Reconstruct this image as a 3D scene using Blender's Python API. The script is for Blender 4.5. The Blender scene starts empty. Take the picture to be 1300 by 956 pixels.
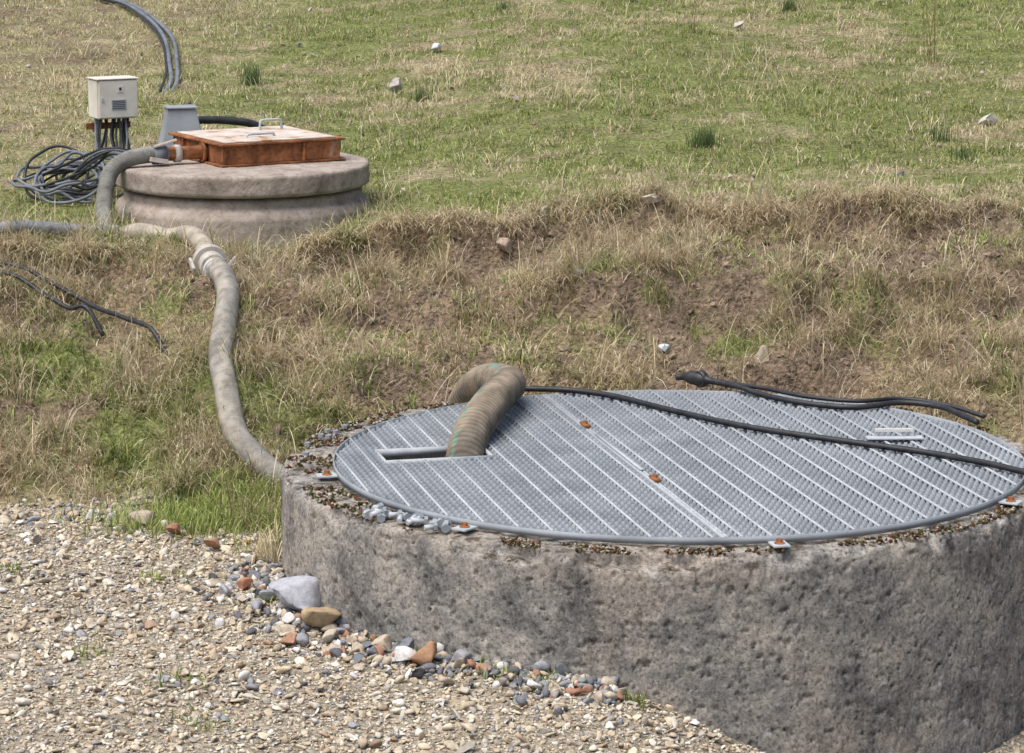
import bpy, bmesh, math, numpy as np
from mathutils import Vector, Matrix
rng=np.random.default_rng(7)
S=bpy.context.scene
# ---------------------------------------------------------------- utils
def ss(a,b,x):
    t=np.clip((x-a)/(b-a),0,1); return t*t*(3-2*t)
def _h(ix,iy,s):
    v=np.sin(ix*127.1+iy*311.7+s*74.7)*43758.5453
    return v-np.floor(v)
def vn(x,y,s=0):
    xi=np.floor(x);yi=np.floor(y);fx=x-xi;fy=y-yi
    fx=fx*fx*(3-2*fx);fy=fy*fy*(3-2*fy)
    a=_h(xi,yi,s);b=_h(xi+1,yi,s);c=_h(xi,yi+1,s);d=_h(xi+1,yi+1,s)
    return (a*(1-fx)+b*fx)*(1-fy)+(c*(1-fx)+d*fx)*fy
def fbm(x,y,s=0,o=4):
    t=0;a=.5;n=0
    for k in range(o):
        t=t+a*vn(x*2**k+17.3*k,y*2**k-9.1*k,s+k);n+=a;a*=.5
    return t/n
RC=(0.589,11.1); RR=1.46
GC=(0.627,11.05); GR=1.3
SC=(-1.42,15.72); SR=0.665
def base(x,y):
    yf=12.0-0.5*ss(-1.7,-0.95,x)+0.7*ss(-0.8,0.0,x)
    yc=14.2+0.4*ss(-1,1,x); zc=0.68+0.15*ss(-1.2,.5,x)
    g=-0.045*np.clip(10.8-y,0,3)+0.15*ss(-0.6,.3,x)*ss(11.5,12.5,y)-.42*ss(.15,1.35,x)*(1-ss(11.4,12.5,y))
    t=np.clip((y-yf)/(yc-yf),0,1)
    p=.5*t+.5*t*t*(3-2*t)
    z=g*(1-p)+zc*p
    z=z+.03*np.clip(y-yc,0,2)+.09*np.clip(y-yc-2,0,60)
    return z,t,yf,yc
def scarp(x,y):
    l1=12.95+1.1*(fbm(x*.8,x*0+3.1,101,4)-.5); l2=13.75+1.0*(fbm(x*.7,x*0+7.7,102,4)-.5)
    l3=14.15+.45*ss(-1,1,x)+.5*(fbm(x*1.4,x*0+2.7,105,4)-.5)
    a1=ss(.38,.56,fbm(x*1.1,x*0+1.7,103,3)); a2=ss(.36,.54,fbm(x*1.3,x*0+5.3,104,3))
    a3=(.35+.65*ss(.35,.55,fbm(x*1.2,x*0+9.3,106,3)))*(1-np.exp(-((x+1.45)/.45)**4))
    return ((l1,a1,.07),(l2,a2,.07),(l3,a3,.10))
def terr(x,y,hole=False):
    x=np.asarray(x,float);y=np.asarray(y,float)
    z,t,yf,yc=base(x,y)
    bank=ss(0,.15,t)*(1-ss(yc+.4,yc+1.2,y))
    n1=fbm(x*2.2,y*2.2,3)-.5; n2=fbm(x*7,y*7,9)-.5; n3=fbm(x*.8,y*.8,21)-.5;n5=fbm(x*18,y*18,23,3)-.5
    for l,a,h in scarp(x,y):
        s=y-l+n2*.14
        z=z+bank*a*h*(ss(-.13,.09,s)-.5)*np.exp(-(s/.5)**2)*2
    z=z+bank*(n1*.22+n2*.15+n5*.08)+(1-bank)*ss(.0,.02,t)*(n1*.05+n2*.03+n3*.12*ss(16.5,19,y))
    z=z+(1-ss(0,.05,t))*(n1*.03+n2*.008)
    z=z-.075*np.exp(-(((x+1.3)/.9)**2+((y-14.9)/.38)**2)**2)
    if hole:
        r=np.hypot(x-RC[0],y-RC[1]); z=np.where(r<1.3,-1.3,z)
    return z
def tz(x,y): return float(terr(x,y))
def gravelmask(x,y):
    z,t,yf,yc=base(x,y)
    e=(fbm(x*3,y*3,40)-.5)*.7
    return 1-ss(-.08,.08,(y-yf)+e)
def soilmask(x,y):
    z,t,yf,yc=base(x,y)
    b=ss(.12,.3,t)*(1-ss(yc+.1,yc+.8,y))
    n=fbm(x*2.6,y*3.2,55,4);n2=fbm(x*7,y*7,9)-.5
    m=0
    for l,a,h in scarp(x,y):
        s=y-l+n2*.4+.04
        m=np.maximum(m,a*np.exp(-(s/.15)**2)*1.15)
    right=.11*ss(-.3,1.2,x)
    m=np.maximum(m,ss(.50,.60,n+right)*.95)
    m=b*m*ss(.43,.53,fbm(x*5,y*7,58,4)+.05*ss(0,1.5,x))
    nn=fbm(x*1.1,y*1.1,66,4)
    up=(1-ss(-3.1,-1.9,x+ (y-20)*-.12))*ss(15.5,17,y)
    m2=ss(.42,.58,nn+.12*up-.05)*.9*ss(15.2,16,y)*(.25+.75*up)*ss(.4,.55,fbm(x*4,y*6,67,4))
    return np.clip(m+m2*.8,0,1)
def greenmask(x,y):
    n=fbm(x*.9,y*1.5,77,5); n2=fbm(x*5,y*7,78,3)
    z,t,yf,yc=base(x,y)
    hill=ss(yc,yc+1.5,y)
    g=ss(.36,.62,n*.5+n2*.5+.08*hill-.06*(1-hill))
    up=(1-ss(-3.0,-1.4,x-(y-20)*.15))*ss(16.5,18,y)
    g=g*(1-.65*up)
    foot=np.exp(-((x+1.05)/.4)**2-((y-11.75)/.25)**2)
    return np.clip(g+foot*1.2,0,1)
def mk(name,v,quads=None,tris=None,col=None,smooth=False,mat=None,parent=None):
    me=bpy.data.meshes.new(name)
    v=np.asarray(v,dtype=np.float32).reshape(-1,3)
    me.vertices.add(len(v)); me.vertices.foreach_set('co',v.ravel())
    q=np.zeros((0,4),int) if quads is None or len(quads)==0 else np.asarray(quads)
    t=np.zeros((0,3),int) if tris is None or len(tris)==0 else np.asarray(tris)
    li=np.concatenate([q.ravel(),t.ravel()]).astype(np.int32)
    ls=np.concatenate([np.arange(len(q))*4,len(q)*4+np.arange(len(t))*3]).astype(np.int32)
    me.loops.add(len(li)); me.loops.foreach_set('vertex_index',li)
    me.polygons.add(len(ls)); me.polygons.foreach_set('loop_start',ls)
    me.update(calc_edges=True)
    if smooth: me.polygons.foreach_set('use_smooth',np.ones(len(ls),bool))
    if col is not None:
        a=me.color_attributes.new('Col','FLOAT_COLOR','POINT')
        c=np.ones((len(v),4),np.float32); c[:,:3]=col
        a.data.foreach_set('color',c.ravel())
    o=bpy.data.objects.new(name,me); S.collection.objects.link(o)
    if mat: me.materials.append(mat)
    if parent: o.parent=parent
    return o
def empty(name,loc=(0,0,0)):
    o=bpy.data.objects.new(name,None); S.collection.objects.link(o); o.empty_display_size=.1
    return o
# ---------------------------------------------------------------- materials
def mat(name,cols,scale=8,detail=8,rough=.8,metal=0,bump=.3,bscale=60,bdist=.01,usecol=False,mixf=1,spec=.3,stretch=None,cols2=None,scale2=60,f2=.5,transl=0):
    m=bpy.data.materials.new(name);m.use_nodes=True;nt=m.node_tree;N=nt.nodes;L=nt.links
    b=N['Principled BSDF'];b.inputs['Roughness'].default_value=rough;b.inputs['Metallic'].default_value=metal
    b.inputs['Specular IOR Level'].default_value=spec
    tc=N.new('ShaderNodeTexCoord');mp=N.new('ShaderNodeMapping');L.new(tc.outputs['Object'],mp.inputs[0])
    if stretch: mp.inputs['Scale'].default_value=stretch
    n=N.new('ShaderNodeTexNoise');n.inputs['Scale'].default_value=scale;n.inputs['Detail'].default_value=detail;n.inputs['Roughness'].default_value=.62
    L.new(mp.outputs[0],n.inputs['Vector'])
    r=N.new('ShaderNodeValToRGB');L.new(n.outputs['Fac'],r.inputs[0])
    e=r.color_ramp.elements
    while len(e)<len(cols): e.new(.5)
    for k,(p,c) in enumerate(cols): e[k].position=p;e[k].color=(*c,1)
    out=r.outputs['Color']
    if cols2:
        n2=N.new('ShaderNodeTexNoise');n2.inputs['Scale'].default_value=scale2;n2.inputs['Detail'].default_value=6
        L.new(tc.outputs['Object'],n2.inputs['Vector'])
        r2=N.new('ShaderNodeValToRGB');L.new(n2.outputs['Fac'],r2.inputs[0]);e=r2.color_ramp.elements
        while len(e)<len(cols2): e.new(.5)
        for k,(p,c) in enumerate(cols2): e[k].position=p;e[k].color=(*c,1)
        mx=N.new('ShaderNodeMix');mx.data_type='RGBA';mx.blend_type='MULTIPLY';mx.inputs[0].default_value=f2
        L.new(out,mx.inputs[6]);L.new(r2.outputs[0],mx.inputs[7]);out=mx.outputs[2]
    if usecol:
        a=N.new('ShaderNodeAttribute');a.attribute_name='Col'
        mx=N.new('ShaderNodeMix');mx.data_type='RGBA';mx.blend_type='MULTIPLY';mx.inputs[0].default_value=mixf
        L.new(a.outputs['Color'],mx.inputs[6]);L.new(out,mx.inputs[7]);out=mx.outputs[2]
    L.new(out,b.inputs['Base Color'])
    if bump:
        n3=N.new('ShaderNodeTexNoise');n3.inputs['Scale'].default_value=bscale;n3.inputs['Detail'].default_value=8
        L.new(tc.outputs['Object'],n3.inputs['Vector'])
        bp=N.new('ShaderNodeBump');bp.inputs['Strength'].default_value=bump;bp.inputs['Distance'].default_value=bdist
        L.new(n3.outputs['Fac'],bp.inputs['Height']);L.new(bp.outputs[0],b.inputs['Normal'])
    return m
W=(1,1,1)
M_ground=mat('ground_soil_turf',[(.30,(.30,.29,.28)),(.48,(.85,.85,.83)),(.70,(1.5,1.45,1.4))],scale=42,bump=1,bscale=55,bdist=.04,usecol=True,spec=.1,rough=.95)
def grassmat():
    m=bpy.data.materials.new('grass_blades');m.use_nodes=True;nt=m.node_tree;N=nt.nodes;L=nt.links
    b=N['Principled BSDF'];N.remove(b);a=N.new('ShaderNodeAttribute');a.attribute_name='Col'
    d=N.new('ShaderNodeBsdfDiffuse');L.new(a.outputs['Color'],d.inputs[0]);t=N.new('ShaderNodeBsdfTranslucent');L.new(a.outputs['Color'],t.inputs[0])
    x=N.new('ShaderNodeMixShader');x.inputs[0].default_value=.3;L.new(d.outputs[0],x.inputs[1]);L.new(t.outputs[0],x.inputs[2]);L.new(x.outputs[0],N['Material Output'].inputs[0]);return m
M_grass=grassmat()
M_stone=mat('stone',[(.3,(.65,.65,.65)),(.55,(.93,.93,.93)),(.75,(1.1,1.1,1.1))],scale=45,bump=.5,bscale=120,bdist=.004,usecol=True,rough=.85,spec=.2)
M_conc2=mat('pale_concrete',[(.3,(.20,.165,.14)),(.5,(.33,.28,.24)),(.7,(.43,.38,.335))],scale=7,bump=.5,bscale=90,bdist=.006,cols2=[(.3,(.6,.58,.55)),(.5,W)],scale2=40,f2=.7,rough=.9,spec=.15)
M_galv=mat('galvanised_steel',[(.3,(.34,.37,.395)),(.7,(.47,.50,.53))],scale=14,metal=.1,rough=.75,bump=.1,bscale=200,bdist=.001,spec=.25)
M_galvd=mat('galvanised_bar',[(.3,(.20,.222,.245)),(.7,(.33,.36,.39))],scale=4,metal=.1,rough=.8,bump=0,spec=.2)  # darker galvanised; on the bearing bars, shade of their sides put into the colour
M_rust=mat('rust',[(.32,(.07,.035,.025)),(.45,(.21,.088,.042)),(.58,(.36,.155,.07)),(.70,(.46,.36,.28))],scale=5,bump=.5,bscale=90,bdist=.003,rough=.9,spec=.12,stretch=(1,1,.6),cols2=[(.35,(.6,.55,.5)),(.5,W),(.65,(1.2,1.15,1.1))],scale2=45,f2=.7)
M_lid=mat('worn_white_lid',[(.38,(.32,.18,.10)),(.47,(.50,.43,.36)),(.7,(.60,.59,.56))],scale=7,bump=.1,rough=.7,spec=.2)
M_beige=mat('coupling_alloy',[(.3,(.32,.29,.25)),(.5,(.46,.43,.39)),(.7,(.55,.53,.5))],scale=16,bump=.2,rough=.6,metal=.1)
M_cream=mat('cream_paint',[(.35,(.57,.54,.47)),(.65,(.70,.67,.60))],scale=6,bump=.05,rough=.5,spec=.3,cols2=[(.28,(.55,.4,.3)),(.38,W)],scale2=14,f2=.7)
M_black=mat('black_rubber',[(.3,(.012,.012,.014)),(.7,(.035,.037,.042))],scale=20,bump=.1,rough=.5,spec=.4)
M_greyc=mat('grey_cable',[(.3,(.08,.09,.105)),(.7,(.19,.21,.235))],scale=8,bump=.1,rough=.6)
M_hose=mat('hose_rubber',[(.3,(.5,.47,.43)),(.5,(.86,.86,.84)),(.7,(1.15,1.1,1.05))],scale=14,bump=.5,bscale=70,bdist=.004,usecol=True,rough=.85,spec=.15)
M_white=mat('white_plastic',[(.3,(.55,.55,.53)),(.7,(.68,.68,.66))],scale=10,bump=0,rough=.5)
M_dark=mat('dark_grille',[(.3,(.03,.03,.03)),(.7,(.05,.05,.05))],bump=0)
M_moss=mat('moss_debris',[(.3,(.6,.6,.6)),(.7,(1.3,1.3,1.3))],scale=60,bump=.6,bscale=200,usecol=True,rough=1,spec=0)
# weathered concrete
def weathered():
    m=bpy.data.materials.new('weathered_concrete');m.use_nodes=True;nt=m.node_tree;N=nt.nodes;L=nt.links
    b=N['Principled BSDF'];b.inputs['Roughness'].default_value=.95;b.inputs['Specular IOR Level'].default_value=.08
    tc=N.new('ShaderNodeTexCoord')
    def noise(sc,det=8,stretch=None,rg=.6):
        n=N.new('ShaderNodeTexNoise');n.inputs['Scale'].default_value=sc;n.inputs['Detail'].default_value=det;n.inputs['Roughness'].default_value=rg
        if stretch:
            mp=N.new('ShaderNodeMapping');mp.inputs['Scale'].default_value=stretch;L.new(tc.outputs['Object'],mp.inputs[0]);L.new(mp.outputs[0],n.inputs[0])
        else: L.new(tc.outputs['Object'],n.inputs[0])
        return n.outputs['Fac']
    def ramp(f,cols):
        r=N.new('ShaderNodeValToRGB');L.new(f,r.inputs[0]);e=r.color_ramp.elements
        while len(e)<len(cols): e.new(.5)
        for k,(p,c) in enumerate(cols): e[k].position=p;e[k].color=(*c,1)
        return r.outputs[0]
    def mix(a,bb,f,mode='MIX'):
        x=N.new('ShaderNodeMix');x.data_type='RGBA';x.blend_type=mode
        if isinstance(f,float): x.inputs[0].default_value=f
        else: L.new(f,x.inputs[0])
        L.new(a,x.inputs[6])
        if isinstance(bb,tuple): x.inputs[7].default_value=(*bb,1)
        else: L.new(bb,x.inputs[7])
        return x.outputs[2]
    c=ramp(noise(3.4,15,None,.76),[(.37,(.135,.133,.13)),(.45,(.25,.242,.23)),(.53,(.36,.34,.31)),(.64,(.46,.43,.375))])
    c=mix(c,(.36,.30,.245),ramp(noise(1.7,8),[(.48,(0,0,0)),(.62,(.45,.45,.45))]))
    c=mix(c,ramp(noise(4.2,12,(1.3,1.3,.5),.75),[(.40,(.42,.42,.44)),(.50,W)]),.62,'MULTIPLY')
    c=mix(c,ramp(noise(80,6,None,.8),[(.39,(.3,.29,.28)),(.46,(.82,.82,.82)),(.54,W),(.64,(1.4,1.38,1.35))]),.9,'MULTIPLY')
    c=mix(c,(.60,.59,.57),ramp(noise(9,10,(1,1,1.6),.7),[(.61,(0,0,0)),(.67,(.7,.7,.7))]))
    g=N.new('ShaderNodeNewGeometry');sp=N.new('ShaderNodeSeparateXYZ');L.new(g.outputs['True Normal'],sp.inputs[0])
    up=ramp(sp.outputs['Z'],[(.45,(0,0,0)),(.8,W)])
    ms=ramp(noise(16,8),[(.48,(0,0,0)),(.60,(.85,.85,.85))])
    f=mix(up,ms,1.0,'MULTIPLY')
    mc=ramp(noise(40,5),[(.35,(.028,.024,.015)),(.55,(.075,.05,.03)),(.7,(.16,.12,.06))])
    x=N.new('ShaderNodeMix');x.data_type='RGBA';L.new(f,x.inputs[0]);L.new(c,x.inputs[6]);L.new(mc,x.inputs[7]);c=x.outputs[2]
    L.new(c,b.inputs['Base Color'])
    bp=N.new('ShaderNodeBump');bp.inputs['Strength'].default_value=.8;bp.inputs['Distance'].default_value=.009;L.new(noise(75,12,None,.8),bp.inputs['Height']);L.new(bp.outputs[0],b.inputs['Normal'])
    return m
M_conc=weathered()
# ---------------------------------------------------------------- ground sheet
def axis(a,b,step,far,n=26):
    mid=np.arange(a,b+step/2,step); g=np.geomspace(step*2,far,n)
    return np.concatenate([a-g[::-1],mid,b+g])
xs=axis(-4.6,4.6,.026,150)
ym=np.concatenate([np.arange(7.6,15.2,.024),np.arange(15.2,26,.035)]);g_=np.geomspace(.06,150,26);ys=np.concatenate([7.6-g_[::-1],ym,ym[-1]+g_])
X,Y=np.meshgrid(xs,ys);Z=terr(X,Y,True)
nx,ny=len(xs),len(ys)
C_soil=np.array([.225,.17,.128]);C_that=np.array([.35,.30,.19]);C_grn=np.array([.20,.225,.085]);C_grav=np.array([.40,.35,.275]);C_bank=np.array([.29,.225,.15])
gm=gravelmask(X,Y)[...,None];sm=soilmask(X,Y)[...,None];gr=greenmask(X,Y)[...,None]
bb_,tt_,yf_,yc_=base(X,Y);bk=(ss(0,.1,tt_)*(1-ss(yc_,yc_+.6,Y)))[...,None]
th=C_that*(1-bk)+C_bank*bk
col=th*(1-gr)+C_grn*gr
col=col*(1-sm)+C_soil*sm; col=col*(1-gm)+C_grav*gm
col=col*(.7+.6*fbm(X*9,Y*9,90,4))[...,None]
idx=np.arange(nx*ny).reshape(ny,nx)
q=np.stack([idx[:-1,:-1],idx[:-1,1:],idx[1:,1:],idx[1:,:-1]],-1).reshape(-1,4)
mk('ground',np.stack([X,Y,Z],-1),q,col=col.reshape(-1,3),smooth=True,mat=M_ground)
# ---------------------------------------------------------------- grass
GV=[];GQ=[];GT=[];GCOL=[];goff=0
def blades(px,py,h,w,a0,a1,ang,col,ns,dz=0):
    global goff
    keep=(np.hypot(px-RC[0],py-RC[1])>RR+.01)&(np.hypot(px-SC[0],py-SC[1])>SR+.03)
    px,py,h,w,a0,a1,ang,col=[q[keep] for q in (px,py,h,w,a0,a1,ang,col)];N=len(px)
    pz=terr(px,py)-.004+dz
    dx,dy=np.cos(ang),np.sin(ang)
    tw=ang+np.pi/2+rng.uniform(-.5,.5,N); wx,wy=np.cos(tw)*w/2,np.sin(tw)*w/2
    P=np.stack([px,py,pz],-1); vs=[]
    cur=P.copy()
    for k in range(ns):
        f=1-.55*k/ns
        vs.append(cur+np.stack([wx*f,wy*f,0*wx],-1)); vs.append(cur-np.stack([wx*f,wy*f,0*wx],-1))
        a=a0+(a1-a0)*(k+.5)/ns
        cur=cur+np.stack([dx*np.sin(a)*h/ns,dy*np.sin(a)*h/ns,np.cos(a)*h/ns],-1)
    vs.append(cur)
    V=np.stack(vs,1);nv=2*ns+1
    o=goff+np.arange(N)[:,None]*nv
    for k in range(ns-1):
        GQ.append(o+np.array([[2*k,2*k+1,2*k+3,2*k+2]]))
    GT.append(o+np.array([[2*ns-2,2*ns-1,2*ns]]))
    GV.append(V.reshape(-1,3)); 
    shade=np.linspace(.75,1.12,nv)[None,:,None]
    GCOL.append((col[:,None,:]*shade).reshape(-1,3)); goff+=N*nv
PAL_G=np.array([[.14,.20,.05],[.23,.295,.08],[.33,.38,.125],[.44,.455,.19]])
PAL_S=np.array([[.75,.65,.45],[.65,.55,.36],[.80,.72,.55],[.54,.44,.29],[.40,.29,.185]])
def colour(px,py,bias=0):
    N=len(px); g=greenmask(px,py)+bias
    isg=rng.random(N)<np.clip(.10+.72*g,0,1)
    c=np.where(isg[:,None],PAL_G[rng.integers(0,4,N)],PAL_S[rng.choice(5,N,p=[.3,.25,.2,.15,.1])])
    return c*rng.uniform(.75,1.12,(N,1)),isg
def tufts(NT,xr,yr,per,rad,hr,wr,lean,dens=None,down=0,ns=2,bias=0,dz=0):
    tx=rng.uniform(*xr,NT);ty=rng.uniform(*yr,NT)
    k=rng.random(NT)<dens(tx,ty); tx,ty=tx[k],ty[k];NT=len(tx)
    hs=rng.uniform(.6,1.3,NT);ta=rng.uniform(0,2*np.pi,NT)
    n=rng.integers(int(per*.5),int(per*1.5)+1,NT); i=np.repeat(np.arange(NT),n);N=len(i)
    px=tx[i]+rng.normal(0,rad,N);py=ty[i]+rng.normal(0,rad,N)
    c,isg=colour(px,py,bias)
    c=c*rng.uniform(.78,1.12,NT)[i][:,None]
    h=rng.uniform(*hr,N)*hs[i]; w=rng.uniform(*wr,N)
    ang=np.where(rng.random(N)<.5,ta[i]+rng.normal(0,.6,N),rng.uniform(0,2*np.pi,N))
    if down: ang=np.where(rng.random(N)<down,-np.pi/2+rng.normal(0,.7,N),ang)
    a0=rng.uniform(.0,.7,N)*lean;a1=a0+rng.uniform(.3,1.3,N)*lean
    blades(px,py,h,w,a0,a1,ang,c,ns,dz)
def d_hill(x,y):
    z,t,yf,yc=base(x,y)
    inv=(np.abs(x)<.175*y+.8)
    c2=1-.7*np.exp(-(((x+1.35)/.85)**2+((y-14.85)/.3)**2)**2)
    return c2*inv*ss(yc-.3,yc+.3,y)*(1-.8*soilmask(x,y))*(.22+.78*ss(.36,.56,fbm(x*3,y*4,31,3)))
def d_bank(x,y):
    z,t,yf,yc=base(x,y)
    return (t>0.0)*(1-ss(yc+.2,yc+.9,y))*(1-.90*soilmask(x,y))*(1-gravelmask(x,y))
tufts(34000,(-5,5),(13.8,25.5),12,.03,(.03,.065),(.0035,.006),1.3,d_hill)
tufts(1500,(-5,5),(15.6,25.5),16,.05,(.09,.19),(.003,.005),1.2,lambda x,y:d_hill(x,y)*(fbm(x*1.5,y*2,61,3)>.52),ns=3,bias=-.5)
tufts(9500,(-3.4,3.6),(11.2,15.4),13,.03,(.03,.085),(.003,.005),1.3,d_bank,down=.5,ns=3)
tufts(3600,(-3.4,3.6),(11.3,14.9),32,.035,(.10,.24),(.0026,.0045),1.4,lambda x,y:d_bank(x,y)*(fbm(x*2.6,y*2.6,62,3)>.46),down=.75,ns=4,bias=-.55)
tufts(1500,(-3.4,3.6),(11.8,15.0),9,.08,(.08,.24),(.0026,.004),1.5,lambda x,y:soilmask(x,y),down=.5,ns=4,bias=-.4)
tufts(1500,(-3.4,3.6),(11.8,15.3),30,.045,(.03,.085),(.004,.008),1.2,lambda x,y:(base(x,y)[1]>0)*(fbm(x*1.6,y*2,63,3)>.46)*1.0,ns=3,bias=.9)
n=520;tx=rng.uniform(-3.3,3.4,n);ty=scarp(tx,tx*0+14)[2][0]+rng.normal(.08,.05,n);k=np.abs(tx+1.45)>.45;tx,ty=tx[k],ty[k];i=np.repeat(np.arange(len(tx)),24);N_=len(i)
px=tx[i]+rng.normal(0,.035,N_);py=ty[i]+rng.normal(0,.03,N_);c,_=colour(px,py,-.4)
blades(px,py,rng.uniform(.07,.19,N_),rng.uniform(.0024,.004,N_),rng.uniform(.2,1.0,N_),rng.uniform(1.4,2.5,N_),-np.pi/2+rng.normal(0,.7,N_),c,4)
def rim(cx,cy,R,n,a0,a1,hr,bias):
    a=rng.uniform(a0,a1,n);r=R+np.abs(rng.normal(0,.05,n))+.015
    px=cx+r*np.cos(a);py=cy+r*np.sin(a);c,_=colour(px,py,bias)
    blades(px,py,rng.uniform(*hr,n),rng.uniform(.003,.005,n),rng.uniform(0,.4,n),rng.uniform(.5,1.5,n),rng.uniform(0,6.28,n),c,3)
rim(*SC,SR+.03,1100,0,2*np.pi,(.04,.12),-.3)
rim(*RC,RR,3000,.1,math.pi+.1,(.06,.18),0)
n=3400;px=rng.normal(-1.15,.24,n);py=rng.normal(11.64,.13,n)
blades(px,py,rng.uniform(.04,.11,n),rng.uniform(.003,.006,n),rng.uniform(0,.5,n),rng.uniform(.5,1.4,n),rng.uniform(0,6.28,n),PAL_G[rng.integers(0,4,n)]*1.0,3)
for (x,y,n,s) in [(-.05,9.72,120,.05),(.12,9.62,80,.05),(-.45,10.02,60,.03),(-.3,9.85,70,.03),(-1.9,10.9,50,.04),(-1.45,9.9,50,.04),(-.9,10.5,60,.03),(-1.1,9.6,50,.05),(-2.0,10.2,50,.05),(-1.3,10.8,60,.05),(-1.0,9.2,60,.05),(.4,9.55,60,.04)]:
    blades(rng.normal(x,s,n),rng.normal(y,s,n),rng.uniform(.02,.06,n),rng.uniform(.004,.007,n),rng.uniform(0,.5,n),rng.uniform(.5,1.4,n),rng.uniform(0,6.28,n),PAL_G[rng.integers(0,3,n)],3)
n=1400;px=rng.uniform(-3.2,-.8,n);py=base(px,px*0+11)[2]-np.abs(rng.normal(0,.35,n));blades(px,py,rng.uniform(.02,.06,n),rng.uniform(.003,.005,n),rng.uniform(1.2,1.5,n),rng.uniform(1.4,1.6,n),rng.uniform(0,6.28,n),PAL_S[rng.integers(0,5,n)],2,dz=.012)
def d_far(x,y):
    z,t,yf,yc=base(x,y); return (np.abs(x)>=.175*y+.6)*(t>0)*1.0
tufts(9000,(-14,14),(12,40),8,.06,(.06,.14),(.008,.014),1.1,d_far)
tufts(5000,(-6,6),(25.3,40),8,.06,(.06,.14),(.008,.014),1.1,lambda x,y:1.0+0*x)
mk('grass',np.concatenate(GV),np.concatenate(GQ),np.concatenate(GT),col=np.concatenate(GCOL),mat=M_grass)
def rush(x,y,h,n):
    global GV,GQ,GT,GCOL,goff
    GV=[];GQ=[];GT=[];GCOL=[];goff=0
    blades(rng.normal(x,.035,n),rng.normal(y,.035,n),rng.uniform(.5,1.1,n)*h,rng.uniform(.004,.007,n),rng.uniform(0,.3,n),rng.uniform(.1,.7,n),rng.uniform(0,6.28,n),np.array([.12,.17,.07])*rng.uniform(.6,1.5,(n,1)),3)
    mk('rush_tuft',np.concatenate(GV),np.concatenate(GQ),np.concatenate(GT),col=np.concatenate(GCOL),mat=M_grass)
for p in [(1.09,17.0,.14,110),(-1.71,19.6,.17,110),(2.02,21.8,.13,90),(-.06,22,.1,50),(-.57,18.8,.11,60),(2.5,16.5,.12,60),(2.45,17.1,.11,50),(.85,22.3,.1,50)]: rush(*p)
GV=[];GQ=[];GT=[];GCOL=[];goff=0
for (x,y,h) in [(2.75,19.8,.75),(2.78,19.82,.55),(-1.12,11.5,.35),(1.25,20.8,.35)]:
    n=5;blades(rng.normal(x,.01,n),rng.normal(y,.01,n),rng.uniform(.7,1,n)*h,np.full(n,.005),rng.uniform(0,.1,n),rng.uniform(.1,.4,n),rng.uniform(0,6.28,n),np.tile([[.22,.13,.08]],(n,1)),3)
mk('dry_weed',np.concatenate(GV),np.concatenate(GQ),np.concatenate(GT),col=np.concatenate(GCOL),mat=M_grass)
# ---------------------------------------------------------------- stones
def ico(sub):
    bm=bmesh.new();bmesh.ops.create_icosphere(bm,subdivisions=sub,radius=1)
    v=np.array([x.co[:] for x in bm.verts]);f=np.array([[a.index for a in p.verts] for p in bm.faces]);bm.free();return v,f
def shapes(sub,n,cuts,lo=.4,hi=.75,nz=.015):
    v0,f=ico(sub);out=[]
    for k in range(n):
        v=v0.copy()
        for c in range(cuts):
            nn=rng.normal(size=3);nn/=np.linalg.norm(nn);d=rng.uniform(lo,hi)
            dd=v@nn-d;v=v-np.clip(dd,0,None)[:,None]*nn
        v=v+rng.normal(0,nz,v.shape);out.append(v/np.abs(v).max())
    return out,f
SH1=shapes(1,14,4);SH2=shapes(2,18,7,.15,.6,.01);SH3=shapes(3,10,9,.25,.65,.012)
def stones(name,px,py,sz,col,SH,flat=(.45,.8),sink=.25,pz=None,mat_=None,tilt=.35,parent=None,smooth=False):
    sh,f=SH;V=[];T=[];C=[];off=0
    N=len(px);which=rng.integers(0,len(sh),N)
    if pz is None: pz=terr(px,py)
    for k in range(len(sh)):
        i=np.where(which==k)[0]
        if len(i)==0: continue
        n=len(i);v=sh[k]
        sc=np.stack([sz[i],sz[i]*rng.uniform(.55,1,n),sz[i]*rng.uniform(*flat,n)],-1)
        P=v[None]*sc[:,None,:]
        a=rng.uniform(0,6.28,n);tx=rng.normal(0,tilt,n);ty=rng.normal(0,tilt,n)
        def rot(P,t,i0,i1):
            c,s=np.cos(t)[:,None],np.sin(t)[:,None];x=P[...,i0].copy();y=P[...,i1].copy()
            P[...,i0]=c*x-s*y;P[...,i1]=s*x+c*y
        rot(P,tx,1,2);rot(P,ty,0,2);rot(P,a,0,1)
        P=P+np.stack([px[i],py[i],pz[i]+sc[:,2]*(1-2*sink)],-1)[:,None,:]
        V.append(P.reshape(-1,3));m=len(v)
        T.append((f[None]+(off+np.arange(n)*m)[:,None,None]).reshape(-1,3))
        C.append(np.repeat(col[i],m,0));off+=n*m
    return mk(name,np.concatenate(V),None,np.concatenate(T),col=np.concatenate(C),mat=mat_ or M_stone,parent=parent,smooth=smooth)
PAL=np.array([[.60,.52,.39],[.52,.43,.31],[.66,.61,.51],[.43,.39,.34],[.40,.29,.20],[.30,.30,.32],[.72,.70,.66],[.54,.41,.29]])
PP=[.27,.2,.2,.11,.05,.05,.07,.05]
def palcol(N):
    return PAL[rng.choice(8,N,p=PP)]*rng.uniform(.78,1.1,(N,1))
def gpos(N,xr=(-4,2.6),yr=(7.8,12.4)):
    px=rng.uniform(*xr,N);py=rng.uniform(*yr,N)
    k=(rng.random(N)<gravelmask(px,py)**1.5)&(np.hypot(px-RC[0],py-RC[1])>RR+.01)
    return px[k],py[k]
g_empty=empty('gravel')
px,py=gpos(80000);n=len(px)
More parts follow.
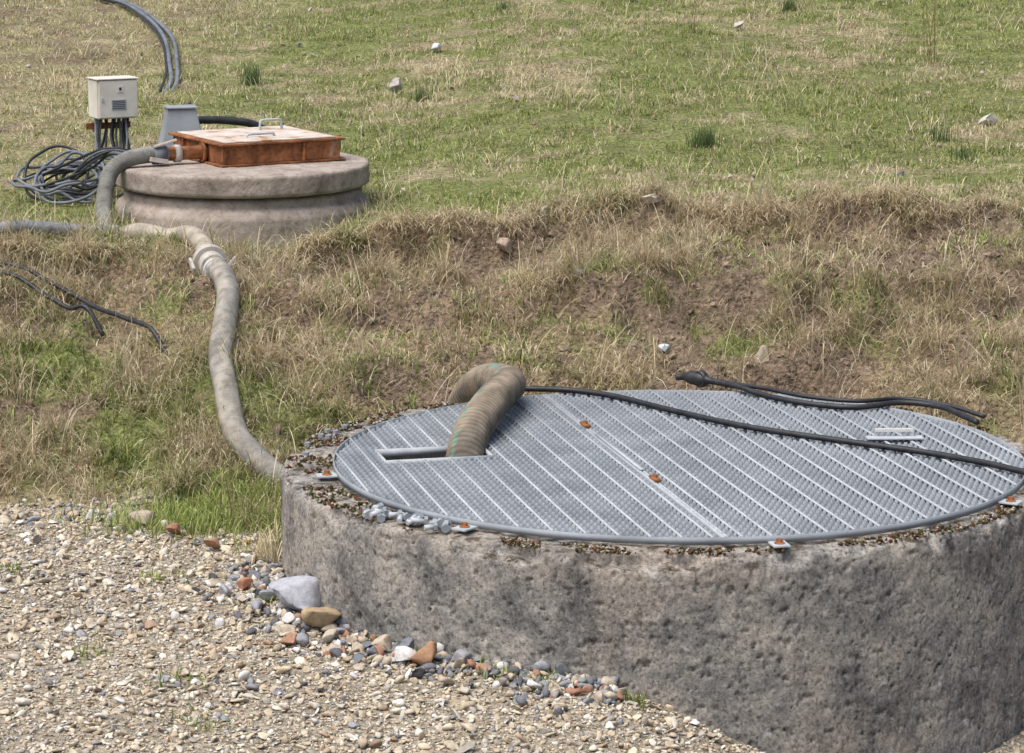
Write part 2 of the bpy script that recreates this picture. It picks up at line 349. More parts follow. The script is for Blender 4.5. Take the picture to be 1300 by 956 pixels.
stones('fine_chippings',px,py,rng.uniform(.004,.011,n),palcol(n),SH1,sink=.2,flat=(.3,.7),parent=g_empty)
px,py=gpos(19000);n=len(px)
stones('pebbles',px,py,rng.uniform(.010,.023,n)*rng.uniform(.8,1.3,n),palcol(n),SH2,sink=.2,flat=(.3,.7),parent=g_empty)
px,py=gpos(1300);n=len(px)
stones('coarse_pebbles',px,py,rng.uniform(.024,.040,n),palcol(n)*.97,SH2,sink=.2,flat=(.25,.6),parent=g_empty)
n=800;a=np.radians(rng.uniform(183,262,n));r=RR+.01+np.abs(rng.normal(0,.12,n))
px=RC[0]+r*np.cos(a);py=RC[1]+r*np.sin(a)
PD=np.array([[.17,.18,.20],[.28,.29,.31],[.36,.19,.13],[.48,.41,.32],[.12,.12,.13],[.6,.59,.57]])
stones('slate_rubble',px,py,rng.uniform(.01,.036,n)*rng.uniform(.7,1.3,n),PD[rng.choice(6,n,p=[.22,.23,.06,.32,.07,.1])],SH2,sink=.15,flat=(.4,.8),parent=g_empty)
n=420;px=rng.uniform(-3.2,-.85,n);yf=base(px,px*0+11)[2];py=yf-.12+rng.normal(0,.12,n)
stones('edge_rubble',px,py,rng.uniform(.008,.03,n),PD[rng.choice(6,n,p=[.10,.18,.06,.46,.05,.15])],SH2,sink=.2,flat=(.4,.7),parent=g_empty)
def rock(x,y,s,c,flat=.6,name='rock',sink=.12,tilt=.2):
    return stones(name,np.array([x]),np.array([y]),np.array([s]),np.array([c]),SH3,flat=(flat,flat+.01),sink=sink,tilt=tilt)
def ra(deg,off): return RC[0]+(RR+off)*math.cos(math.radians(deg)),RC[1]+(RR+off)*math.sin(math.radians(deg))
for deg,off,s,c,fl in [(216.5,.075,.115,(.42,.32,.20),.62),(208,.09,.10,(.40,.41,.45),.8),(202,.10,.06,(.26,.28,.31),.7),(199,.06,.05,(.2,.21,.24),.7),(226,.12,.045,(.17,.18,.21),.5),(229,.10,.06,(.52,.44,.34),.7),(236.5,.12,.085,(.36,.21,.13),.6),(233,.14,.06,(.7,.69,.68),.6),(224,.2,.05,(.45,.38,.3),.5),(221,.16,.055,(.5,.44,.34),.5),(195,.16,.045,(.38,.18,.12),.6),(212,.17,.05,(.6,.58,.55),.6),(205,.2,.05,(.3,.3,.33),.5),(240,.06,.055,(.3,.3,.32),.6),(244,.1,.045,(.40,.24,.16),.5),(231,.05,.06,(.22,.23,.26),.6),(219,.28,.05,(.38,.22,.15),.5),(197,.25,.05,(.33,.34,.37),.5)]:
    x,y=ra(deg,off);rock(x,y,s,np.array(c),fl)
for x,y,s,c in [(-1.15,11.2,.045,(.4,.24,.15)),(-1.32,11.4,.045,(.40,.19,.14)),(-1.48,11.6,.055,(.43,.35,.29)),(-1.0,11.0,.035,(.6,.58,.55)),(-1.7,11.75,.035,(.6,.6,.6)),
  (-.73,19.1,.09,(.42,.39,.35)),(.68,14.55,.085,(.52,.47,.4)),(2.79,17.55,.08,(.55,.52,.47)),(.69,13.3,.035,(.62,.66,.72)),(1.11,13.1,.075,(.40,.34,.26)),(.72,13.8,.09,(.40,.31,.23)),(.31,13.65,.035,(.3,.3,.3)),(-.04,14.25,.07,(.40,.32,.25)),(1.58,20.9,.06,(.48,.46,.43)),(.15,14.5,.04,(.52,.48,.42)),(.02,18.2,.045,(.48,.42,.35))]:
    rock(x,y,s,np.array(c),.6,'field_stone',sink=0,tilt=.1)
n=260;px=rng.uniform(-4,4,n);py=rng.uniform(13,25,n)
stones('scattered_stones',px,py,rng.uniform(.008,.028,n),PAL[rng.choice(8,n,p=[.2,.24,.08,.18,.14,.08,.02,.06])]*.85,SH2,sink=.1)
n=6500;px=rng.uniform(-3.4,3.4,n);py=rng.uniform(12.2,19,n);py=np.where(rng.random(n)<.75,12.2+(py-12.2)*.44,py);k=rng.random(n)<soilmask(px,py)*1.2;px,py=px[k],py[k]
stones('soil_clods',px,py,rng.uniform(.006,.034,len(px))*rng.uniform(.4,1,len(px)),np.tile([[.235,.18,.135]],(len(px),1))*rng.uniform(.6,1.6,(len(px),1)),SH2,sink=.2)
rock(-.51,20.4,.06,np.array((.75,.77,.8)),.5,'crumpled_litter',sink=-.1)
# ---------------------------------------------------------------- lathe
def lathe(name,cx,cy,prof,na,mat,disp=None,parent=None,smooth=True):
    pr=np.array(prof);np_=len(pr);th=np.arange(na)*2*np.pi/na
    T,Rr=np.meshgrid(th,pr[:,0],indexing='ij');_,Zz=np.meshgrid(th,pr[:,1],indexing='ij')
    if disp is not None: Rr,Zz=disp(T,Rr,Zz)
    V=np.stack([cx+Rr*np.cos(T),cy+Rr*np.sin(T),Zz],-1)
    i=np.arange(na)[:,None]*np_+np.arange(np_-1)[None];j=((np.arange(na)+1)%na)[:,None]*np_+np.arange(np_-1)[None]
    q=np.stack([i,j,j+1,i+1],-1).reshape(-1,4)
    return mk(name,V,q,smooth=smooth,mat=mat,parent=parent)
def poly(pts,step):
    out=[]
    for (a,b) in zip(pts[:-1],pts[1:]):
        n=max(1,int(math.hypot(b[0]-a[0],b[1]-a[1])/step))
        for k in range(n): out.append((a[0]+(b[0]-a[0])*k/n,a[1]+(b[1]-a[1])*k/n))
    out.append(pts[-1]);return out
ch=empty('concrete_chamber')
prof=poly([(RR+.01,-.75),(RR,.30)],.007)[:-1]+poly([(RR,.30),(RR,.355),(RR-.008,.37),(RR-.025,.379),(1.2,.379)],.008)[:-1]+poly([(1.2,.379),(1.19,.36),(1.19,-1.2)],.05)
def dring(T,R,Z):
    u=T*RR; outer=(R>1.25)
    n1=fbm(u*6,Z*6+R*6,5,4)-.5;n2=fbm(u*34,Z*34+R*30,6,4)-.5;n3=fbm(u*9,R*9+Z*3,8,4)
    n4=fbm(u*42,Z*46+R*10,11,3)
    edge=np.exp(-((Z-.37)/.03)**2)*np.exp(-((R-RR)/.04)**2)
    pits=np.clip(n4-.66,0,.2)*.07
    R2=R+outer*(n1*.006+n2*.009-pits)*(R>RR-.03)-outer*edge*np.clip(n3-.42,0,1)*.15
    top=(Z>.372)&outer
    Z2=Z+top*(n2*.010-.004+n1*.006)*ss(1.22,1.26,R)-outer*edge*np.clip(n3-.42,0,1)*.13
    return R2,Z2
lathe('ring_wall',*RC,prof,1600,M_conc,dring,ch)
n=9000;a=rng.uniform(0,2*np.pi,n);r=rng.uniform(1.27,RR-.015,n)
px=RC[0]+r*np.cos(a);py=RC[1]+r*np.sin(a)
k=(fbm(px*7,py*7,15,4)>.49)&(np.hypot(px-GC[0],py-GC[1])>GR+.004);px,py=px[k],py[k];n=len(px)
PM=np.array([[.04,.035,.02],[.10,.055,.03],[.16,.08,.045],[.24,.20,.12],[.40,.37,.33],[.07,.08,.03]])
stones('moss_clumps',px,py,rng.uniform(.003,.010,n),PM[rng.choice(6,n,p=[.25,.2,.15,.13,.15,.12])],SH1,flat=(.5,1),pz=np.full(n,.375),sink=.2,mat_=M_moss,parent=ch)
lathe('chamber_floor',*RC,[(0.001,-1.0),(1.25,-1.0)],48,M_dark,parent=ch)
# ---------------------------------------------------------------- grating
gt=empty('metal_grating_cover')
e1=np.array([.974,.228]);e1/=np.linalg.norm(e1);e2=np.array([e1[1],-e1[0]])
G=np.array(GC);ZB,ZT=.390,.414
HC=np.array([-.295,11.085])-G; hu,hv=HC@e1,HC@e2; HU,HV=.205,.10
bv=[];bq=[]
def obox(c,ax,ay,hx,hy,z0,z1):
    b=len(bv)
    for z in (z0,z1):
        for sx,sy in ((-1,-1),(1,-1),(1,1),(-1,1)):
            p=c+ax*sx*hx+ay*sy*hy;bv.append((p[0],p[1],z))
    for f in ((0,3,2,1),(4,5,6,7),(0,1,5,4),(1,2,6,5),(2,3,7,6),(3,0,4,7)): bq.append([b+i for i in f])
TP=.0125
def bar(v,u0,u1):
    if u1-u0<.02: return
    i0=math.ceil(u0/TP);i1=math.floor(u1/TP);us=[];zs=[]
    for i in range(i0,i1):
        z=ZT if i%2 else ZT-.007
        us+= [i*TP+.001,(i+1)*TP-.001];zs+=[z,z]
    b=len(bv)
    for u,zt in zip(us,zs):
        for sv,z in ((-.0035,ZB),(-.0035,zt),(.0035,zt),(.0035,ZB)):
            p=G+e1*u+e2*(v+sv);bv.append((p[0],p[1],z))
    for k in range(len(us)-1):
        o=b+k*4
        for a_,c_ in ((0,1),(1,2),(2,3)): bq.append([o+a_,o+c_,o+4+c_,o+4+a_])
v=-GR+.03
while v<GR-.01:
    L=math.sqrt(max(0,(GR-.006)**2-v*v))
    if abs(v-hv)<HV: bar(v,-L,hu-HU);bar(v,hu+HU,L)
    else: bar(v,-L,L)
    v+=.048
mk('bearing_bars',bv,bq,mat=M_galvd,parent=gt)
bv=[];bq=[]
u=-GR+.05
while u<GR:
    L=math.sqrt(max(0,(GR-.006)**2-u*u))
    segs=[(-L,L)] if abs(u-hu)>HU else [(-L,hv-HV),(hv+HV,L)]
    for a_,c_ in segs:
        if c_-a_>.01: obox(G+e1*u+e2*(a_+c_)/2,e1,e2,.0046,(c_-a_)/2,ZT-.006,ZT+.0015)
    u+=.1
mk('cross_bars',bv,bq,mat=M_galv,parent=gt)
bv=[];bq=[]
for s in (-1,1):
    obox(G+e1*hu+e2*(hv+s*HV),e1,e2,HU+.004,.003,ZB-.002,ZT+.003)
    obox(G+e1*(hu+s*HU)+e2*hv,e1,e2,.003,HV-.004,ZB-.002,ZT+.003)
seam=(np.array([.405,11.09])-G)@e1
L=math.sqrt((GR-.006)**2-seam**2)
for s in (-.006,.006): obox(G+e1*(seam+s),e1,e2,.0022,L,ZB-.001,ZT+.002)
obox(G+e1*seam+e2*(((np.array([.405,11.09])-G)@e2)),e1,e2,.009,.33,ZT+.004,ZT+.008)
mk('panel_frames',bv,bq,mat=M_galv,parent=gt)
lathe('edge_band',*GC,[(GR-.004,ZB-.002),(GR-.004,ZT-.001),(GR,ZT-.001),(GR,ZB-.002),(GR-.004,ZB-.002)],300,M_galvd,parent=gt,smooth=False)
def prim(name,kind,loc,size,rot=(0,0,0),mat=None,parent=None,bevel=0,seg=20,taper=None):
    bm=bmesh.new()
    if kind=='box':
        bmesh.ops.create_cube(bm,size=1)
        for q_ in bm.verts:
            q_.co.x*=size[0];q_.co.y*=size[1];q_.co.z*=size[2]
            if taper and q_.co.z>0: q_.co.x*=taper;q_.co.y*=taper
    else:
        bmesh.ops.create_cone(bm,cap_ends=True,segments=seg,radius1=size[0],radius2=size[0]*(taper or 1),depth=size[1])
    if bevel: bmesh.ops.bevel(bm,geom=[e for e in bm.edges if kind=='box' or e.calc_face_angle(0)>.8],offset=bevel,segments=2,affect='EDGES')
    me=bpy.data.meshes.new(name);bm.to_mesh(me);bm.free()
    if kind!='box' and seg>8:
        for p in me.polygons: p.use_smooth=len(p.vertices)==4
    o=bpy.data.objects.new(name,me);S.collection.objects.link(o);o.location=loc;o.rotation_euler=rot
    if mat: me.materials.append(mat)
    if parent: o.parent=parent
    return o
ra1=math.atan2(e2[1],e2[0])
for (x,y) in [(.29,11.58),(.52,10.61)]:
    prim('clip_saddle','box',(x,y,ZT+.009),(.09,.026,.010),(0,0,ra1),M_rust,gt,.003)
    prim('clip_bolt','cyl',(x,y,ZT+.018),(.010,.012),(0,0,0),M_rust,gt,seg=6)
for (x,y) in [(-.705,10.79),(-.15,9.99),(.90,9.72),(1.775,10.36),(1.5,12.12),(.2,12.35)]:
    d=math.atan2(y-GC[1],x-GC[0]);cx=GC[0]+(GR+.03)*math.cos(d);cy=GC[1]+(GR+.03)*math.sin(d)
    prim('fixing_tab','box',(cx,cy,.392),(.085,.06,.007),(0,0,d),M_galv,gt,.002)
    prim('fixing_bolt','cyl',(cx+.005*math.cos(d),cy+.005*math.sin(d),.403),(.011,.017),(0,0,.3),M_rust,gt,seg=6)
    prim('fixing_washer','cyl',(cx+.005*math.cos(d),cy+.005*math.sin(d),.3975),(.018,.004),(0,0,.3),M_rust,gt,seg=16)
prim('bracket_plate','box',(1.48,11.33,ZT+.008),(.22,.06,.006),(0,0,.05),M_galv,gt,.002)
prim('bracket_bar','box',(1.48,11.35,ZT+.034),(.15,.014,.014),(0,0,.05),M_white,gt,.002)
for s in (-.07,.07): prim('bracket_leg','box',(1.48+s,11.35,ZT+.019),(.012,.012,.02),(0,0,.05),M_galv,gt)
fit=empty('loose_bolts')
for k in range(26):
    a=math.radians(rng.uniform(219,234));r=rng.uniform(1.37,1.43)
    x=RC[0]+r*math.cos(a);y=RC[1]+r*math.sin(a);z=.39+rng.uniform(0,.018)
    rz=rng.uniform(0,3.14);L=rng.uniform(.03,.055)
    prim('shank','cyl',(x,y,z),(.009,L),(math.pi/2+rng.normal(0,.15),0,rz),M_galv,fit,seg=10)
    dx,dy=math.sin(rz)*L/2,-math.cos(rz)*L/2
    prim('head','cyl',(x+dx,y+dy,z),(.016,.012),(math.pi/2,0,rz),M_galvd,fit,seg=6)
for k in range(7):
    a=math.radians(rng.uniform(150,178));r=rng.uniform(1.37,1.43)
    prim('nut','cyl',(RC[0]+r*math.cos(a),RC[1]+r*math.sin(a),.388),(.013,.014),(0,0,rng.uniform(0,3)),M_galvd,fit,seg=6)
# ---------------------------------------------------------------- tubes
def crom(P,step):
    P=np.array(P,float);Q=np.vstack([2*P[0]-P[1],P,2*P[-1]-P[-2]]);out=[]
    for i in range(1,len(Q)-2):
        a,b,c,d=Q[i-1],Q[i],Q[i+1],Q[i+2];n=max(2,int(np.linalg.norm(c-b)/step))
        t=(np.arange(n)/n)[:,None]
        out.append(.5*((2*b)+(-a+c)*t+(2*a-5*b+4*c-d)*t*t+(-a+3*b-3*c+d)*t**3))
    out.append(P[-1:]);return np.concatenate(out)
def tube(name,P,r,mat,seg=14,step=.02,parent=None,rib=None,colf=None,flat=1,ribc=.12):
    C=crom(P,step);n=len(C)
    T=np.gradient(C,axis=0);T/=np.linalg.norm(T,axis=1)[:,None]+1e-9
    s=np.concatenate([[0],np.cumsum(np.linalg.norm(np.diff(C,axis=0),axis=1))])
    U=np.zeros_like(C);u=np.cross(T[0],[0,0,1.]) 
    if np.linalg.norm(u)<.1:u=np.cross(T[0],[1.,0,0])
    u/=np.linalg.norm(u)
    for k in range(n):
        u=u-T[k]*(u@T[k]);u/=np.linalg.norm(u);U[k]=u
    Vv=np.cross(U,T)
    rad=np.full(n,float(r)) if not callable(r) else r(s)
    if rib: rad=rad*(1-rib[1]+rib[1]*2*np.abs(np.sin(np.pi*s/rib[0]))**.7)
    a=np.arange(seg)*2*np.pi/seg
    V=C[:,None,:]+rad[:,None,None]*(np.cos(a)[None,:,None]*U[:,None,:]+flat*np.sin(a)[None,:,None]*Vv[:,None,:])
    i=np.arange(n-1)[:,None]*seg+np.arange(seg)[None];j=np.arange(n-1)[:,None]*seg+((np.arange(seg)+1)%seg)[None]
    q=np.stack([i,j,j+seg,i+seg],-1).reshape(-1,4)
    V=V.reshape(-1,3);V=np.vstack([V,C[:1],C[-1:]]);m=n*seg
    t=[[m,(k+1)%seg,k] for k in range(seg)]+[[m+1,(n-1)*seg+k,(n-1)*seg+(k+1)%seg] for k in range(seg)]
    col=None
    if colf is not None:
        AA,SS=np.meshgrid(a,s);col=colf(AA,SS)
        if rib: col=col*(1-ribc+ribc*1.3*np.abs(np.sin(np.pi*SS/rib[0])))[...,None]
        col=col.reshape(-1,3);col=np.vstack([col,col[:1],col[-1:]])
    return mk(name,V,q,t,col=col,smooth=True,mat=mat,parent=parent)
def hcol(base,stripe=None,base2=None):
    b=np.array(base);b2=np.array(base2 if base2 else base)
    def f(A,Sx):
        n=fbm(Sx*8,A*1.5,71,4);w=ss(.4,.6,fbm(Sx*2.5,A*.8,73,3))[...,None]
        c=(b[None,None]*(1-w)+b2[None,None]*w)*(.6+.75*n)[...,None]
        if stripe is not None:
            k=(np.abs(A-stripe[0])<.13)*(fbm(Sx*20,A*3,72,3)>.46)
            c=np.where(k[...,None]>0,np.array(stripe[1]),c)
        return c
    return f
tube('suction_hose',[(-.20,10.88,-.1),(-.20,10.95,.12),(-.19,11.04,.34),(-.155,11.25,.455),(-.10,11.5,.50),(-.04,11.8,.515),(-.015,12.0,.505),(-.04,12.17,.485),(-.10,12.34,.455),(-.17,12.5,.38),(-.22,12.62,.25),(-.25,12.7,.02)],.070,M_hose,seg=28,step=.004,rib=(.026,.035),colf=hcol((.27,.225,.175),(2.3,(.13,.27,.22)),(.17,.15,.125)),ribc=.3)
dh=empty('discharge_hose')
def gp(x,y,h): return (x,y,tz(x,y)+h)
hr=.053
down=[(-.80,11.86,tz(-.8,11.86)+.0),gp(-.95,12.02,.05),gp(-1.06,12.17,.06),gp(-1.17,12.4,.065),gp(-1.24,12.69,.07),gp(-1.285,12.97,.075),gp(-1.29,13.25,.08),gp(-1.30,13.54,.085),gp(-1.355,13.82,.08),gp(-1.43,14.06,.08)]
D=np.array(down);zz=D[:,2].copy();zs=np.polyval(np.polyfit(D[:,1],zz,3),D[:,1]);D[:,2]=np.maximum(zz-.03,.35*zz+.65*zs);down=[tuple(p) for p in D]
tube('bank_hose',down,hr,M_hose,seg=20,step=.005,parent=dh,rib=(.018,.008),colf=hcol((.34,.318,.28),None,(.27,.262,.245)))
zt_=down[-1][2]
top=[(-1.44,14.1,zt_),gp(-1.50,14.35,.085),gp(-1.58,14.55,.075),gp(-1.70,14.68,.06),gp(-1.85,14.74,.055),gp(-1.99,14.76,.05),gp(-2.12,14.74,.05)]
tube('crest_hose',top,.048,M_hose,seg=20,step=.005,parent=dh,rib=(.018,.008),colf=hcol((.42,.385,.32)))
rise=[(-1.80,15.55,1.045),(-1.90,15.49,1.045),(-1.99,15.43,1.03),(-2.06,15.38,.985),(-2.09,15.32,.90),(-2.09,15.22,.80),gp(-2.06,15.05,.06),gp(-2.03,14.85,.05)]
tube('riser_hose',rise,.042,M_hose,seg=18,step=.005,parent=dh,rib=(.018,.015),colf=hcol((.23,.23,.215)))
def ring_at(name,p,d,r,L,mat,seg=24):
    d=Vector(d).normalized();o=prim(name,'cyl',p,(r,L),(0,0,0),mat,dh,seg=seg,bevel=.003)
    o.rotation_mode='QUATERNION';o.rotation_quaternion=d.to_track_quat('Z','Y');return o
p1=Vector(down[-1]);dd=Vector(top[1])-Vector(down[-2]);dn=dd.normalized()
ring_at('coupling_flange',p1,dd,.086,.018,M_beige);ring_at('coupling_groove',p1+dn*.018,dd,.066,.018,M_greyc);ring_at('coupling_flange_back',p1+dn*.036,dd,.082,.018,M_beige)
ring_at('coupling_body',p1-dn*.05,dd,.064,.08,M_beige);ring_at('band_clamp',p1-dn*.13,dd,.0585,.016,M_white);ring_at('band_clamp_lower',p1-dn*.18,dd,.0585,.016,M_galv)
ring_at('coupling_tail',p1+dn*.085,dd,.056,.08,M_beige)
for s in (-1,1):
    side=dd.cross(Vector((0,0,1))).normalized()*s
    prim('cam_lever','box',p1+side*.095-dn*.03,(.014,.11,.03),(.35,0,-.3*s),M_beige,dh,.004)
ring_at('riser_coupling',Vector((-1.84,15.525,1.045)),(1,.5,0),.052,.07,M_greyc)
prim('riser_lever','box',(-1.80,15.50,1.105),(.13,.02,.012),(0,-.25,.45),M_lid,dh,.003)
prim('riser_lever_low','box',(-1.83,15.46,1.02),(.10,.016,.025),(0,.2,.45),M_lid,dh,.003)
tube('lay_flat_pipe',[gp(-3.6,13.9,.04),gp(-3.0,14.2,.04),gp(-2.5,14.42,.055),gp(-2.28,14.55,.06),gp(-2.07,14.66,.055),gp(-1.95,14.70,.05)],.034,M_hose,seg=14,step=.02,colf=hcol((.26,.28,.31)))
def smoothpath(pts,h,r=.011):
    P=crom([(x,y,0) for x,y in pts],.03);z=terr(P[:,0],P[:,1]);k=np.ones(13)/13;zp=np.pad(z,6,mode='edge');z=np.maximum(np.convolve(zp,k,'valid'),z-.01)+h
    return np.stack([P[:,0],P[:,1],z],-1)[::3]
c1=smoothpath([(-2.8,14.1),(-2.42,14.0),(-2.23,13.9),(-2.19,13.85),(-1.99,13.7),(-1.78,13.45),(-1.61,13.25),(-1.49,13.12)],.085);c1[-1,2]-=.10
tube('black_cable',c1,.011,M_black,seg=10)
c1=smoothpath([(-2.8,13.75),(-2.37,13.72),(-2.22,13.68),(-2.05,13.53),(-1.89,13.42),(-1.80,13.37)],.085);c1[-1,2]-=.09
tube('black_cable',c1,.011,M_black,seg=10)
z0=.428
tube('black_cable',[(-.12,12.66,.1),(-.05,12.58,.3),(.0,12.44,.41),(.05,12.3,z0),(.227,12.27,z0),(.417,12.14,z0),(.627,11.86,z0),(.857,11.58,z0),(1.055,11.4,z0),(1.33,11.2,z0),(1.6,11.0,z0),(1.84,10.74,z0),(2.0,10.55,.40),(2.12,10.35,.2),(2.3,10.1,-.2)],.012,M_black,seg=12)
tube('black_cable',[(.90,12.36,z0+.01),(.96,12.27,z0+.01),(1.03,12.18,z0),(1.18,12.0,z0),(1.39,11.9,z0),(1.59,12.0,z0),(1.74,11.92,z0-.002),(1.80,11.74,z0),(1.84,11.6,z0)],.012,M_black,seg=12)
tube('black_cable',[(.88,12.38,z0+.012),(1.05,12.2,z0+.02),(1.2,12.03,z0+.02),(1.40,11.94,z0+.018),(1.6,12.03,z0+.01),(1.78,11.93,z0),(1.9,11.8,.41)],.009,M_black,seg=10)
plug=empty('cable_connector')
tube('connector_body',[(.70,12.52,.435),(.74,12.5,.44),(.80,12.45,.44),(.86,12.40,.438),(.93,12.33,.436)],lambda s:.014+.016*np.exp(-((s-.10)/.055)**4),M_black,seg=14,step=.006,parent=plug)
prim('connector_collar','cyl',(.80,12.45,.44),(.036,.03),(math.pi/2,0,math.radians(-52)),M_black,plug,seg=18,bevel=.003)
tp=[(-3.5,24.0),(-3.21,23.18),(-2.9,22.6),(-2.64,21.87),(-2.44,21.08),(-2.3,20.23),(-2.24,19.6)]
for k,(dx,c) in enumerate([(0,M_greyc),(.05,M_greyc),(-.03,M_black)]):
    tube('grey_cable',[gp(x+dx+.01*math.sin(y*3+k),y,.035) for x,y in tp]+[gp(-2.26+dx,19.3,-.02)],.015 if k<2 else .009,c,seg=10,step=.05)
# ---------------------------------------------------------------- second chamber
c2=empty('concrete_chamber')
def d2(T,R,Z):
    n1=fbm(T*4,Z*9,25,4)-.5;n2=fbm(T*30,Z*40+R*30,26,3)-.5
    cut=np.exp(-((np.mod(T,2*np.pi)-math.radians(213))/.006)**2)*(R>.6)*.02
    return R+(n1*.012+n2*.005)*(R>.5)-cut,Z+n2*.003+n1*.006*(Z>.95)
lathe('cover_slab',*SC,poly([(.30,.87),(.635,.868),(.655,.872),(SR,.882),(SR+.002,.972),(SR-.004,.981),(SR-.018,.985),(.3,.987),(0.001,.987)],.011),500,M_conc2,d2,c2)
lathe('base_ring',*SC,poly([(.55,.872),(.59,.868),(.60,.862),(.625,.85),(.63,.835),(.622,.815),(.655,.79),(.672,.76),(.678,.55)],.011),500,M_conc2,d2,c2)
hat=empty('rusty_access_hatch')
A=np.array([-1.489,15.44]);ex=np.array([.58,.33]);ey=np.array([-.33,.58]);sx=.667
rz=math.atan2(ex[1],ex[0])
def hb(name,u,v,w,d,z0,z1,m,bev=.003):
    c=A+ex/sx*u+ey/sx*v;return prim(name,'box',(c[0],c[1],(z0+z1)/2),(w,d,z1-z0),(0,0,rz),m,hat,bev)
hb('base_flange',sx/2,sx/2,sx+.05,sx+.05,.988,.998,M_rust)
hb('side_front',sx/2,.006,sx,.012,.998,1.095,M_rust);hb('side_back',sx/2,sx-.006,sx,.012,.998,1.095,M_rust)
hb('side_left',.006,sx/2,.012,sx-.026,.998,1.095,M_rust);hb('side_right',sx-.006,sx/2,.012,sx-.026,.998,1.095,M_rust)
hb('top_flange',sx/2,sx/2,sx+.045,sx+.045,1.095,1.106,M_rust)
hb('lid',sx/2,sx/2,sx-.03,sx-.03,1.106,1.113,M_lid)
hb('front_rib',.45,-.010,.01,.018,.998,1.094,M_rust,.001)
hb('left_rib',-.010,.5,.018,.01,.998,1.094,M_rust,.001)
def handle(u,v,L,h):
    p=[A+ex/sx*(u-L/2)+ey/sx*v,A+ex/sx*(u+L/2)+ey/sx*v]
    tube('lid_handle',[(*p[0],1.11),(*(p[0]*.97+p[1]*.03),1.11+h*.8),(*(p[0]*.85+p[1]*.15),1.11+h),(*(p[0]*.15+p[1]*.85),1.11+h),(*(p[0]*.03+p[1]*.97),1.11+h*.8),(*p[1],1.11)],.007,M_galv,seg=8,step=.01,parent=hat)
handle(.50,.5,.13,.055);handle(.30,.20,.16,.018)
def cylp(name,p,q_,r,m,par,seg=20):
    p=Vector(p);q_=Vector(q_);o=prim(name,'cyl',(p+q_)/2,(r,(q_-p).length),(0,0,0),m,par,seg=seg);o.rotation_mode='QUATERNION';o.rotation_quaternion=(q_-p).to_track_quat('Z','Y');return o
cylp('outlet_pipe',(-1.60,15.645,1.045),(-1.80,15.545,1.045),.036,M_rust,hat);cylp('outlet_flange',(-1.615,15.637,1.045),(-1.63,15.63,1.045),.052,M_rust,hat)
cylp('outlet_collar',(-1.735,15.578,1.045),(-1.765,15.563,1.045),.046,M_beige,hat)
r0=A+ex+ey*.25
cylp('gland_white',(r0[0],r0[1],1.05),(r0[0]+.045,r0[1]-.0,1.052),.028,M_white,hat);cylp('gland_black',(r0[0]+.045,r0[1],1.052),(r0[0]+.075,r0[1]-.002,1.053),.033,M_black,hat)
prim('gland_bracket','box',(r0[0]+.02,r0[1]-.01,1.01),(.05,.04,.03),(0,0,rz),M_rust,hat)
st=empty('tapered_steel_stand')
prim('stand_body','box',(-1.80,16.25,1.105),(.24,.2,.225),(0,0,.25),M_galvd,st,.005,taper=.62)
prim('stand_foot','box',(-1.80,16.25,.992),(.29,.24,.008),(0,0,.25),M_galvd,st,.002)
prim('stand_cap','box',(-1.80,16.25,1.222),(.17,.15,.008),(0,0,.25),M_galvd,st,.002)
tube('black_pipe',[(-1.74,16.42,1.13),(-1.68,16.45,1.13),(-1.55,16.5,1.12),(-1.4,16.55,1.08),(-1.2,16.7,.9)],.022,M_black,seg=12)
cb=empty('control_cabinet')
cx,cy,cz=-2.20,16.5,1.247;rzc=math.radians(28)
Rm=Matrix.Rotation(rzc,3,'Z')
def cbx(name,off,size,m,bev=.003):
    p=Rm@Vector(off);return prim(name,'box',(cx+p.x,cy+p.y,cz+p.z),size,(0,0,rzc),m,cb,bev)
cbx('cabinet_body',(0,0,0),(.235,.15,.215),M_cream,.006)
cbx('cabinet_door',(0,-.081,0),(.225,.012,.205),M_cream,.004)
cbx('vent_grille',(.0,-.089,-.03),(.085,.004,.055),M_galv,.001)
for k in range(5): cbx('vent_slot',(0,-.0915,-.05+.01*k),(.075,.002,.004),M_dark,0)
cbx('warning_label',(.01,-.089,.055),(.035,.003,.035),M_white,0);cbx('label_mark',(.01,-.091,.056),(.014,.002,.016),M_dark,0)
cbx('door_lock',(-.095,-.09,0),(.012,.008,.02),M_galv,.001)
cbx('rain_hood',(0,-.005,.111),(.25,.17,.006),M_cream,.002)
cbx('rusty_edge',(.119,0,0),(.004,.02,.214),M_rust,0)
for s in (-.075,.085): cbx('post',(s,.05,-.33),(.028,.028,.45),M_rust if s>0 else M_galvd,.002)
cbx('back_rail',(0,.085,-.16),(.26,.012,.035),M_rust,.002)
for k in range(11):
    ox=-.09+.018*k;p=Rm@Vector((ox,-.02+rng.uniform(-.03,.03),-.105))
    a=np.array([cx+p.x,cy+p.y,cz+p.z])
    if k<6: e=[a+[rng.uniform(-.02,.02),-.03,-.1],a+[rng.uniform(-.1,0),-.1,-.24],[-2.42+rng.uniform(-.1,.15),16.2+rng.uniform(-.1,.1),.86],[-2.5+rng.uniform(-.1,.1),16.1,.78]]
    else: e=[a+[rng.uniform(-.02,.02),-.04,-.1],a+[.02,-.12,-.2],[-2.05+rng.uniform(-.05,.05),16.1,1.0],[-1.86+rng.uniform(-.03,.05),15.95,.998]]
    tube('supply_cable',[a+[0,0,.01]]+[np.array(q_) for q_ in e],rng.uniform(.006,.010),M_black if rng.random()<.6 else M_greyc,seg=8,parent=cb)
co_=empty('cable_coil')
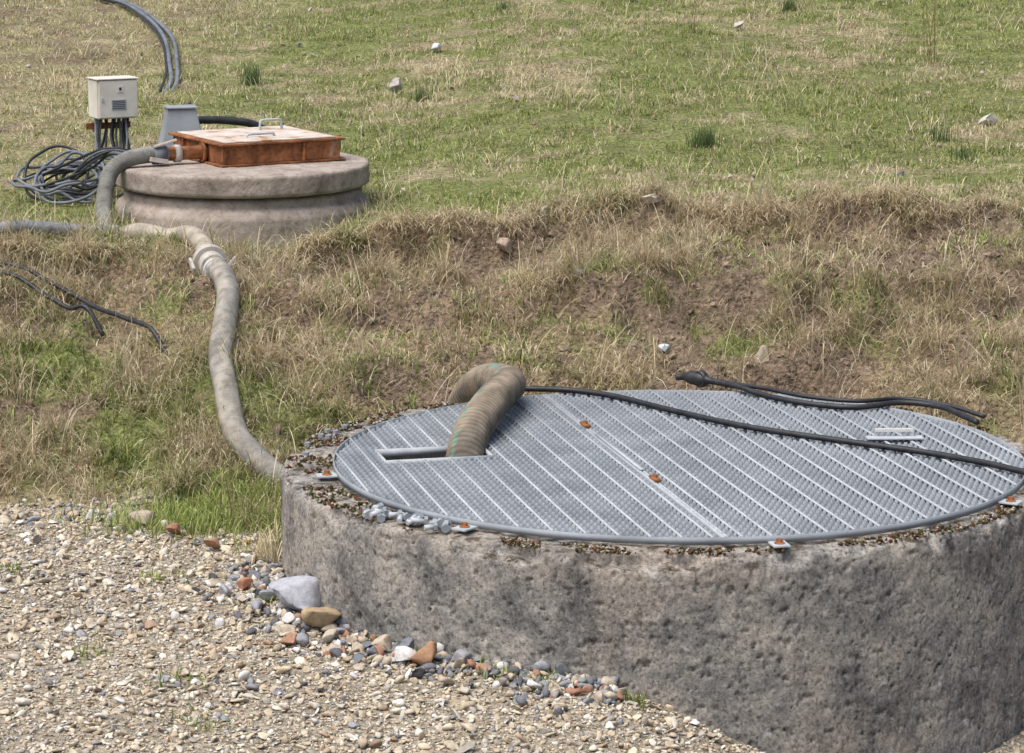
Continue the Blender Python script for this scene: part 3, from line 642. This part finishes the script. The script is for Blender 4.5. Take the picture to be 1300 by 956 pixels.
for k in range(10):
    c=np.array([-2.36+rng.normal(0,.07),16.05+rng.normal(0,.05)]);R1=rng.uniform(.16,.27);R2=rng.uniform(.14,.22);ph=rng.uniform(0,6.28);tl=rng.uniform(.15,.85)
    P=[]
    for a in np.linspace(0,2*np.pi*.97,15)+ph:
        x=c[0]+R1*math.cos(a);y=c[1]+R2*math.sin(a)
        z=max(tz(x,y)+.02,tz(x,y)+.10+tl*R2*math.sin(a)+rng.normal(0,.012)+.004*k);P.append((x,y,z))
    tube('cable_loop',P,.0085,M_greyc if k%4 else M_black,seg=8,parent=co_)
for k in range(5):
    P=[(-2.45+rng.normal(0,.08),16.0,.80+.02*k),(-2.25,15.85+rng.normal(0,.03),.93+.02*k),(-2.12,15.75,1.02+.008*k),(-1.98,15.72+.02*k,1.0+.006*k),(-1.75,15.76+.02*k,1.0)]
    tube('trailing_cable',P,.0075,M_greyc if k%2 else M_black,seg=8,parent=co_)
# ---------------------------------------------------------------- camera, light
H=2.81;Pt=math.radians(10.73)
cam=bpy.data.cameras.new('camera');camo=bpy.data.objects.new('camera',cam);S.collection.objects.link(camo)
camo.location=(0,0,H);camo.rotation_euler=(math.pi/2-Pt,0,0);cam.lens=3800/1300*36;cam.clip_end=2000;S.camera=camo
w=bpy.data.worlds.new('World');S.world=w;w.use_nodes=True;nt=w.node_tree
bg=nt.nodes['Background'];sk=nt.nodes.new('ShaderNodeTexSky');sk.sky_type='NISHITA';sk.sun_disc=False
az=math.radians(228);el=math.radians(64)
sk.sun_elevation=el;sk.sun_rotation=az;sk.air_density=1.0;sk.dust_density=5
nt.links.new(sk.outputs[0],bg.inputs[0]);bg.inputs[1].default_value=.15
l=bpy.data.lights.new('sun','SUN');l.energy=3.6;l.angle=math.radians(50);l.color=(1,.975,.94)
lo=bpy.data.objects.new('sun',l);S.collection.objects.link(lo)
d=Vector((math.sin(az)*math.cos(el),math.cos(az)*math.cos(el),math.sin(el)));lo.rotation_euler=d.to_track_quat('Z','Y').to_euler()
S.view_settings.view_transform='Standard';S.view_settings.look='None';S.view_settings.exposure=0
